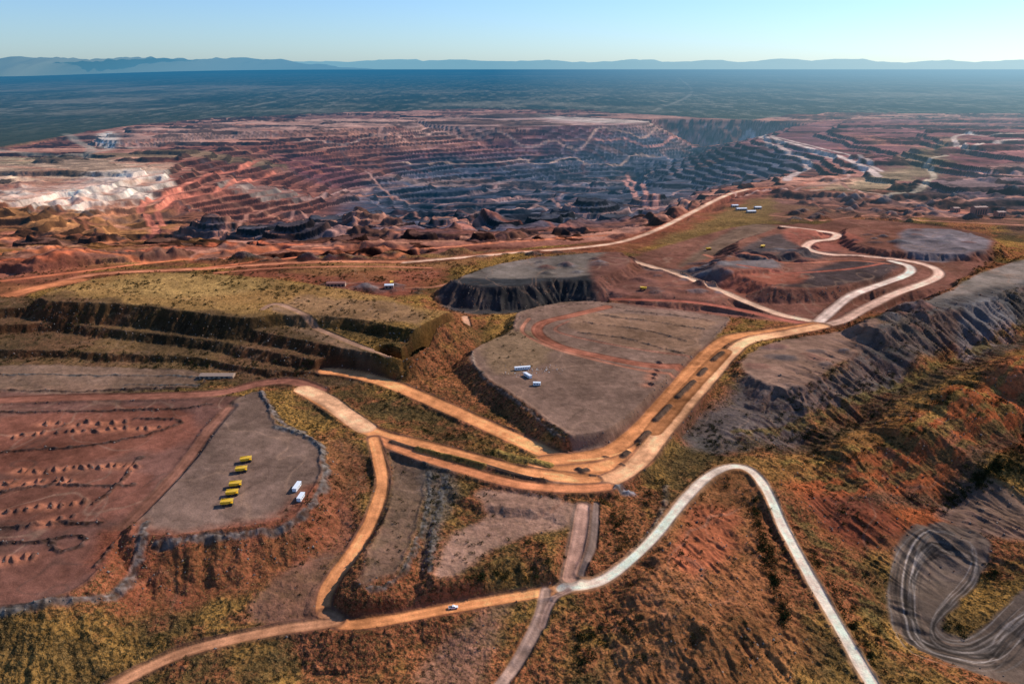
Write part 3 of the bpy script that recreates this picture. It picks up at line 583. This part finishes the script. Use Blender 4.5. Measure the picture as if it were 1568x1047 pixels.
# ---------------- terrain meshes (one continuous sheet, split by what it is) ----------------
idx=np.arange(R*Cn,dtype=np.int32).reshape(R,Cn)
Q=np.stack([idx[:-1,:-1],idx[:-1,1:],idx[1:,1:],idx[1:,:-1]],-1).reshape(-1,4)
fm=lambda a:(.25*(a[:-1,:-1]+a[:-1,1:]+a[1:,1:]+a[1:,:-1])).ravel()
fr_=fm(roadmask2)>.5; fp=(fm(mine)>.5)&~fr_
Xf,Yf,Zf,Cf,Vf=X.ravel(),Y.ravel(),Z.ravel(),col.reshape(-1,3),np.clip(veg,0,1).ravel()
def submesh(name,mask):
    q=Q[mask]; used=np.unique(q); rem=np.full(R*Cn,-1,np.int32); rem[used]=np.arange(len(used),dtype=np.int32)
    q=rem[q].ravel(); nv=len(used); nf=len(q)//4
    me=bpy.data.meshes.new(name); me.vertices.add(nv); me.vertices.foreach_set('co',np.stack([Xf[used],Yf[used],Zf[used]],1).ravel())
    me.loops.add(nf*4); me.loops.foreach_set('vertex_index',q); me.polygons.add(nf); me.polygons.foreach_set('loop_start',np.arange(0,nf*4,4,dtype=np.int32))
    me.polygons.foreach_set('use_smooth',np.ones(nf,bool)); me.update(calc_edges=True)
    c4=np.ones((nv,4),np.float32); c4[:,:3]=Cf[used]
    a=me.color_attributes.new('Col','FLOAT_COLOR','POINT'); a.data.foreach_set('color',c4.ravel())
    a=me.attributes.new('veg','FLOAT','POINT'); a.data.foreach_set('value',Vf[used]); me.materials.append(gm)
    o=bpy.data.objects.new(name,me); bpy.context.scene.collection.objects.link(o)
submesh('haul_road',fr_); submesh('open_pit_mine',fp); submesh('ground',~fr_&~fp)
def rm_at(x,y):
    r=min(np.searchsorted(Yr,y),R-1); return roadmask[r,min(np.searchsorted(uc,x/Tr[r]),Cn-1)]
onground=hit
# ---------------- distant hills ----------------
def hills(name,dfn,u0,u1,prof,depth,colr,seed,hc,hc2):
    nx,ny=420,14; vv=[];ff=[]
    for j in range(ny):
        for i in range(nx):
            u=u0+(u1-u0)*i/(nx-1); tq=j/(ny-1); dist=dfn(u)
            y=dist+depth*tq; x=(u-784)/f*dist/cP
            h=prof(u)*math.sin(min(1,tq*1.35)*math.pi*.5)
            a=float(vn(np.array([x]),np.array([y]),dist*.045,seed)[0]); b2=float(vn(np.array([x]),np.array([y]),dist*.012,seed+1)[0])
            vv.append((x,y,-30 if j==0 else max(-30,h*(1+.26*a+.16*b2))))
    for j in range(ny-1):
        for i in range(nx-1):
            k0=j*nx+i; ff.append((k0,k0+1,k0+nx+1,k0+nx))
    me=bpy.data.meshes.new(name); me.from_pydata(vv,[],ff)
    for p in me.polygons: p.use_smooth=True
    o=bpy.data.objects.new(name,me); bpy.context.scene.collection.objects.link(o)
    m,nt=newmat(name+'_mat'); b_=nt.nodes.new('ShaderNodeBsdfPrincipled'); b_.inputs['Base Color'].default_value=(*colr,1); b_.inputs['Roughness'].default_value=1
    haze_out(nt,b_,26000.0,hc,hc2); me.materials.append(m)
def hp2(u): return 385+32*math.sin(u*.021)+26*math.sin(u*.053+1)
def d1(u):
    e=max(0,min(1,(u-60)/480)); return 19500*(1+1.1*e*e*(3-2*e))
def hp1(u): return 300+(d1(u)-300)*5.5/1273+22*math.sin(u*.034)+14*math.sin(u*.09)-(0 if u<440 else (u-440)*3.2)
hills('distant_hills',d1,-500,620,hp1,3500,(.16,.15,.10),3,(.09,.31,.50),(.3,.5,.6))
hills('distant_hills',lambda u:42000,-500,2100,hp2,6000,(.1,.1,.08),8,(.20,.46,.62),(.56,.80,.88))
# ---------------- vegetation masses ----------------
def leafmass(name,pts,szs,nleaf,leaf,cols,flat=.75):
    n=len(pts)
    d=rng.normal(size=(n,nleaf,3)); d/=np.linalg.norm(d,axis=2,keepdims=True)
    r=rng.random((n,nleaf,1))**.4
    lump=1+.35*np.sin(d[:,:,:1]*3+rng.random((n,1,1))*6)*np.cos(d[:,:,1:2]*4+rng.random((n,1,1))*6)
    c=d*r*lump; c[:,:,2]=np.abs(c[:,:,2])*flat*1.15+.08
    c=c*szs[:,None,None]+pts[:,None,:]
    a=rng.normal(size=(n,nleaf,3,3)); a=a/np.linalg.norm(a,axis=3,keepdims=True)*(leaf*szs[:,None,None,None])
    v=(c[:,:,None,:]+a).reshape(-1,3).astype(np.float32)
    nt_=n*nleaf; me=bpy.data.meshes.new(name)
    me.vertices.add(nt_*3); me.vertices.foreach_set('co',v.ravel()); me.loops.add(nt_*3); me.loops.foreach_set('vertex_index',np.arange(nt_*3,dtype=np.int32))
    me.polygons.add(nt_); me.polygons.foreach_set('loop_start',np.arange(0,nt_*3,3,dtype=np.int32)); me.update(calc_edges=True)
    pal=np.array(cols,np.float32); ci=rng.integers(0,len(pal),n); cc=pal[ci][:,None,:]*(.65+.7*rng.random((n,nleaf,1)))
    c4=np.ones((n,nleaf,3,4),np.float32); c4[...,:3]=cc[:,:,None,:]
    at=me.color_attributes.new('Col','FLOAT_COLOR','POINT'); at.data.foreach_set('color',c4.ravel())
    o=bpy.data.objects.new(name,me); bpy.context.scene.collection.objects.link(o)
    m,nt=newmat(name+'_leaf'); a_=nt.nodes.new('ShaderNodeAttribute'); a_.attribute_name='Col'
    b_=nt.nodes.new('ShaderNodeBsdfDiffuse'); nt.links.new(a_.outputs['Color'],b_.inputs['Color'])
    o2=nt.nodes.new('ShaderNodeOutputMaterial'); nt.links.new(b_.outputs[0],o2.inputs[0]); me.materials.append(m); return o
def sample(n,v0,v1,fn):
    ya,yb=P(784,v0)[1],P(784,v1)[1]; yy=ya+(yb-ya)*rng.random(n*3)
    ri=np.clip(np.searchsorted(Yr,yy),0,R-1); ux=(rng.random(n*3)*2-1)*.78; ci=np.clip(np.searchsorted(uc,ux),0,Cn-1)
    keep=(rng.random(n*3)<yy/yy.max())
    ok=keep&fn(ri,ci); ri,ci=ri[ok][:n],ci[ok][:n]
    return np.stack([X[ri,ci],Y[ri,ci],Z[ri,ci]],1).astype(np.float64)
clump=full(lambda x,y:fbm(x,y,28,3,37))
pts=sample(19000,1200,395,lambda r,c:(veg[r,c]>.25)&(rng.random(len(r))<ss(-.35,.6,clump[r,c])*.8+.08)&(roadmask[r,c]<.05))
leafmass('shrubs',pts,rng.uniform(.7,2.0,len(pts))*(1+.3*(pts[:,1]>700)),32,.30,[(.036,.032,.012),(.028,.026,.010),(.07,.048,.018),(.022,.024,.010)])
pts=sample(2800,1200,420,lambda r,c:(veg[r,c]>.3)&(rng.random(len(r))<ss(.15,.7,clump[r,c]))&(roadmask[r,c]<.02))
tl=[]
def tg(u0,v0,u1,v1,n,sp):
    for i in range(n):
        t=rng.random(); x,y,z_=onground(u0+(u1-u0)*t+rng.normal()*sp,v0+(v1-v0)*t+rng.normal()*sp)
        if rm_at(x,y)<.02 and rm_at(x+2.5,y)<.02 and rm_at(x-2.5,y)<.02: tl.append((x,y,z_))
for a in [(1435,785,1568,680,110,6),(1500,740,1568,700,60,9),(1150,770,1205,960,110,5),(1245,850,1350,1040,50,5),(925,760,960,840,40,10),(720,885,830,880,30,7),(980,770,1020,740,14,6),(1050,650,1130,690,40,9),(900,960,880,1040,40,10),(1290,570,1200,620,14,8),(1500,860,1530,890,24,8),(640,655,780,700,16,5),(960,950,1000,1040,20,9),(1250,620,1380,570,20,6),(830,830,840,860,8,5),(1440,960,1500,960,12,7),(1370,650,1500,580,40,6),(1240,700,1400,590,40,6),(1150,690,1300,650,30,6),(400,590,480,570,16,4),(200,560,480,560,30,4),(1250,722,1550,610,40,5),(1180,650,1540,495,40,5),(1100,722,1360,990,40,6)]:
    tg(*a)
pts=np.concatenate([pts,np.array(tl)])
leafmass('acacia_bushes',pts,rng.uniform(1.5,3.2,len(pts)),90,.19,[(.020,.026,.009),(.016,.021,.008),(.032,.032,.011)],.95)
pts=sample(42000,1250,560,lambda r,c:(veg[r,c]>.4)&(roadmask[r,c]<.05)&(rng.random(len(r))<.4+.5*ss(-.5,.3,n60[r,c])))
leafmass('grass_tufts',pts,rng.uniform(.35,.8,len(pts)),9,.6,[(.28,.165,.06),(.20,.125,.042),(.13,.082,.032),(.36,.23,.09)],.6)
def rocks(name,pts,lo,hi,cols):
    base=np.array([(1,0,0),(-1,0,0),(0,1,0),(0,-1,0),(0,0,1),(0,0,-1)],float)
    F=np.array([(0,2,4),(2,1,4),(1,3,4),(3,0,4),(2,0,5),(1,2,5),(3,1,5),(0,3,5)])
    n=len(pts); s=rng.uniform(lo,hi,(n,1,1))*rng.uniform(.6,1.2,(n,6,1)); v=(base[None]+rng.normal(size=(n,6,3))*.25)*s+pts[:,None,:]
    fi=(F[None]+np.arange(n)[:,None,None]*6).reshape(-1).astype(np.int32)
    me=bpy.data.meshes.new(name); me.vertices.add(n*6); me.vertices.foreach_set('co',v.astype(np.float32).ravel())
    me.loops.add(len(fi)); me.loops.foreach_set('vertex_index',fi); me.polygons.add(len(fi)//3); me.polygons.foreach_set('loop_start',np.arange(0,len(fi),3,dtype=np.int32)); me.update(calc_edges=True)
    pal=np.array(cols,np.float32); cc=pal[rng.integers(0,len(pal),n)]; c4=np.ones((n,6,4),np.float32); c4[:,:,:3]=cc[:,None,:]
    at=me.color_attributes.new('Col','FLOAT_COLOR','POINT'); at.data.foreach_set('color',c4.ravel())
    o=bpy.data.objects.new(name,me); bpy.context.scene.collection.objects.link(o)
    m,nt=newmat(name+'_mat'); a_=nt.nodes.new('ShaderNodeAttribute'); a_.attribute_name='Col'
    b_=nt.nodes.new('ShaderNodeBsdfDiffuse'); nt.links.new(a_.outputs['Color'],b_.inputs['Color'])
    o2=nt.nodes.new('ShaderNodeOutputMaterial'); nt.links.new(b_.outputs[0],o2.inputs[0]); me.materials.append(m)
pts=sample(11000,1200,450,lambda r,c:(slp[r,c]>.3)&(roadmask[r,c]<.05)&(veg[r,c]<.8))
rocks('boulders',pts,.3,1.1,[(.16,.14,.12),(.2,.09,.05),(.09,.08,.075),(.25,.19,.15)])
print('veg',time.time()-T0)
# ---------------- objects ----------------
def simplemat(name,c,rough=.5,metal=0,dirt=.25):
    m,nt=newmat(name); b_=nt.nodes.new('ShaderNodeBsdfPrincipled'); tc=nt.nodes.new('ShaderNodeTexCoord')
    n=noise(nt,tc.outputs['Object'],.8,4,.6); cc=mixrgb(nt,mrange(nt,n,.45,.75,0,dirt),c,(.22,.12,.07)); nt.links.new(cc,b_.inputs['Base Color'])
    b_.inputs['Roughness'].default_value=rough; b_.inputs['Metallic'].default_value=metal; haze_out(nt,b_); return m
M=dict(yellow=simplemat('yellow_paint',(.88,.50,.02),.45),white=simplemat('white_paint',(.82,.82,.80),.45,0,.12),rubber=simplemat('rubber',(.02,.02,.02),.9),glass=simplemat('dark_glass',(.02,.025,.03),.15,0,0),
 steel=simplemat('grey_steel',(.25,.25,.26),.5),roofred=simplemat('red_roof',(.3,.12,.08),.7),cream=simplemat('cream_wall',(.38,.25,.17),.8),black=simplemat('dark_frame',(.03,.03,.03),.7))
import bmesh
def part(par,name,mat,verts,faces,loc=(0,0,0),rz=0):
    me=bpy.data.meshes.new(name); me.from_pydata(verts,[],faces); me.materials.append(M[mat]); me.update()
    bm=bmesh.new(); bm.from_mesh(me); bmesh.ops.recalc_face_normals(bm,faces=bm.faces); bm.to_mesh(me); bm.free()
    o=bpy.data.objects.new(name,me); bpy.context.scene.collection.objects.link(o); o.parent=par; o.location=loc; o.rotation_euler[2]=rz; return o
def prism(par,name,mat,prof,y0,y1):
    n=len(prof); v=[(x,y0,z) for x,z in prof]+[(x,y1,z) for x,z in prof]
    return part(par,name,mat,v,[tuple(range(n)),tuple(range(n,2*n))]+[(i,(i+1)%n,n+(i+1)%n,n+i) for i in range(n)])
def box(par,name,mat,x0,x1,y0,y1,z0,z1): return prism(par,name,mat,[(x0,z0),(x1,z0),(x1,z1),(x0,z1)],y0,y1)
def wheel(par,name,x,y,z,r,w):
    n=16; return prism(par,name,'rubber',[(x+r*math.cos(2*math.pi*i/n),z+r*math.sin(2*math.pi*i/n)) for i in range(n)],y-w/2,y+w/2)
def empty(name,u,v,rz,s=1,dz=0):
    x,y,z=onground(u,v); e=bpy.data.objects.new(name,None); bpy.context.scene.collection.objects.link(e); e.location=(x,y,z+dz); e.rotation_euler[2]=rz; e.scale=(s,s,s); return e
def haul(u,v,rz,s=1):
    e=empty('haul_dump_truck',u,v,rz,s)
    box(e,'chassis','black',-4.2,4.4,-1.1,1.1,1.1,1.8)
    prism(e,'dump_body','yellow',[(-4.8,2.9),(-3.8,1.9),(1.9,2.1),(2.6,3.9),(4.9,4.2),(4.9,4.4),(2.4,4.3),(-4.9,3.6)],-2.38,2.38)
    box(e,'body_side','yellow',-4.6,2.5,-2.62,-2.4,2.6,4.4); box(e,'body_side_2','yellow',-4.6,2.5,2.4,2.62,2.6,4.4)
    box(e,'cab','yellow',2.7,4.3,.2,1.9,1.9,3.7); box(e,'windscreen','glass',4.303,4.36,.4,1.7,2.7,3.5)
    box(e,'hood','yellow',2.7,4.6,-1.9,.15,1.6,2.7); box(e,'bumper','black',4.61,4.95,-2.2,2.2,.9,1.5)
    for i,(x,y) in enumerate([(3.2,-1.9),(3.2,1.9),(-2.4,-1.8),(-2.4,1.8)]): wheel(e,'wheel_%d'%i,x,y,1.1,1.15,1.0)
for u,v in [(377,707),(370,722),(361,745),(356,758),(348,773)]: haul(u,v,math.radians(12+random.uniform(-5,5)),.92)
def trailer(u,v,rz,L=12,name='office_trailer',roof='white'):
    e=empty(name,u,v,rz)
    box(e,'walls','white',-L/2,L/2,-1.5,1.5,.5,3.1); box(e,'roof',roof,-L/2-.15,L/2+.15,-1.65,1.65,3.103,3.3)
    for i in range(int(L//2.4)):
        x=-L/2+1+i*2.4; box(e,'window_%d'%i,'glass',x,x+1.1,-1.53,-1.503,1.5,2.4)
    box(e,'door','steel',L/2-.9,L/2-.1,-1.54,-1.503,.6,2.6); box(e,'skid','black',-L/2,L/2,-1.2,1.2,0,.497)
trailer(455,748,math.radians(84),11); trailer(461,764,math.radians(84),9)
trailer(800,566,math.radians(12),16); trailer(808,577,math.radians(-60),11); trailer(822,590,math.radians(-5),7)
def pickup(u,v,rz):
    e=empty('pickup_truck',u,v,rz,1.15)
    prism(e,'body','white',[(-2.6,.5),(2.6,.5),(2.65,1.0),(1.2,1.15),(-2.6,1.15)],-.92,.92)
    prism(e,'cab','white',[(-.6,1.153),(1.15,1.153),(.6,1.75),(-.5,1.75)],-.8,.8); prism(e,'windows','glass',[(-.45,1.2),(.95,1.2),(.55,1.62),(-.4,1.62)],-.82,.82)
    box(e,'bed','black',-2.5,-.7,-.75,.75,1.153,1.16)
    for i,(x,y) in enumerate([(1.6,-.8),(1.6,.8),(-1.6,-.8),(-1.6,.8)]): wheel(e,'wheel_%d'%i,x,y,.4,.42,.28)
pickup(694,931,math.radians(8))
def shed(u,v,rz,L,Wd,h,wall,roof,name='site_shed'):
    e=empty(name,u,v,rz); box(e,'walls',wall,-L/2,L/2,-Wd/2,Wd/2,-1,h)
    prism(e,'roof',roof,[(-L/2-.4,h+.003),(L/2+.4,h+.003),(L/2+.4,h+.2),(-L/2-.4,h+.2)],-Wd/2-.4,Wd/2+.4)
    part(e,'ridge',roof,[(-L/2,-Wd/2,h+.21),(L/2,-Wd/2,h+.21),(L/2,Wd/2,h+.21),(-L/2,Wd/2,h+.21),(-L/2,0,h+1.6),(L/2,0,h+1.6)],[(0,1,5,4),(2,3,4,5),(1,2,5),(0,4,3),(0,3,2,1)])
    for i in range(int(L//5)): x=-L/2+1.5+i*5; box(e,'door_%d'%i,'black',x,x+2.5,-Wd/2-.04,-Wd/2-.003,0,h*.7)
shed(333,577,0,34,8,2.2,'cream','cream'); shed(515,438,.05,26,10,5,'cream','roofred'); shed(596,441,.1,12,8,4,'cream','white')
for u,v,L in [(1135,322,22),(1150,326,18),(1160,320,14),(1125,317,14)]: shed(u,v,.1,L,10,4,'cream','white')
for u,v,L in [(1498,328,26),(1530,331,16),(1462,324,14)]: shed(u,v,.1,L,14,8 if L<20 else 14,'roofred','roofred','plant_building')
for u,v in [(985,444),(1168,379),(600,436),(1085,383)]:
    haul(u,v,random.uniform(0,3),.9)
pp=np.array([onground(770+random.uniform(0,100),568+random.gauss(0,5)) for _ in range(90)]); rocks('scrap_pieces',pp,.3,1.0,[(.7,.62,.55),(.6,.35,.2),(.3,.27,.25)])
# ---------------- light, sky, camera ----------------
az=math.radians(56); el=math.radians(34)
sd=Vector((math.sin(az)*math.cos(el),math.cos(az)*math.cos(el),math.sin(el)))
L=bpy.data.lights.new('sun','SUN'); L.energy=5; L.angle=math.radians(.5); L.color=(1,.94,.85)
so=bpy.data.objects.new('sun',L); so.rotation_euler=sd.to_track_quat('Z','Y').to_euler(); bpy.context.scene.collection.objects.link(so)
w=bpy.data.worlds.new('World'); bpy.context.scene.world=w; w.use_nodes=True; nt=w.node_tree
bg=nt.nodes['Background']; sk=nt.nodes.new('ShaderNodeTexSky'); sk.sky_type='NISHITA'; sk.sun_disc=False; sk.sun_elevation=el; sk.sun_rotation=az
sk.air_density=1.0; sk.dust_density=.35; sk.ozone_density=2.5; sk.altitude=300
tint=mixrgb(nt,1.0,sk.outputs[0],(.98,1.32,1.85),'MULTIPLY')
nt.links.new(tint,bg.inputs[0]); bg.inputs[1].default_value=.083
cam=bpy.data.cameras.new('camera'); co=bpy.data.objects.new('camera',cam); bpy.context.scene.collection.objects.link(co)
cam.sensor_width=36; cam.lens=36*f/1568; cam.clip_start=1; cam.clip_end=1200000
co.location=(0,0,HC); co.rotation_euler=(math.pi/2-PIT,0,0); bpy.context.scene.camera=co
sc=bpy.context.scene; sc.view_settings.view_transform='Standard'; sc.view_settings.look='None'; sc.view_settings.exposure=0
print('done',time.time()-T0)
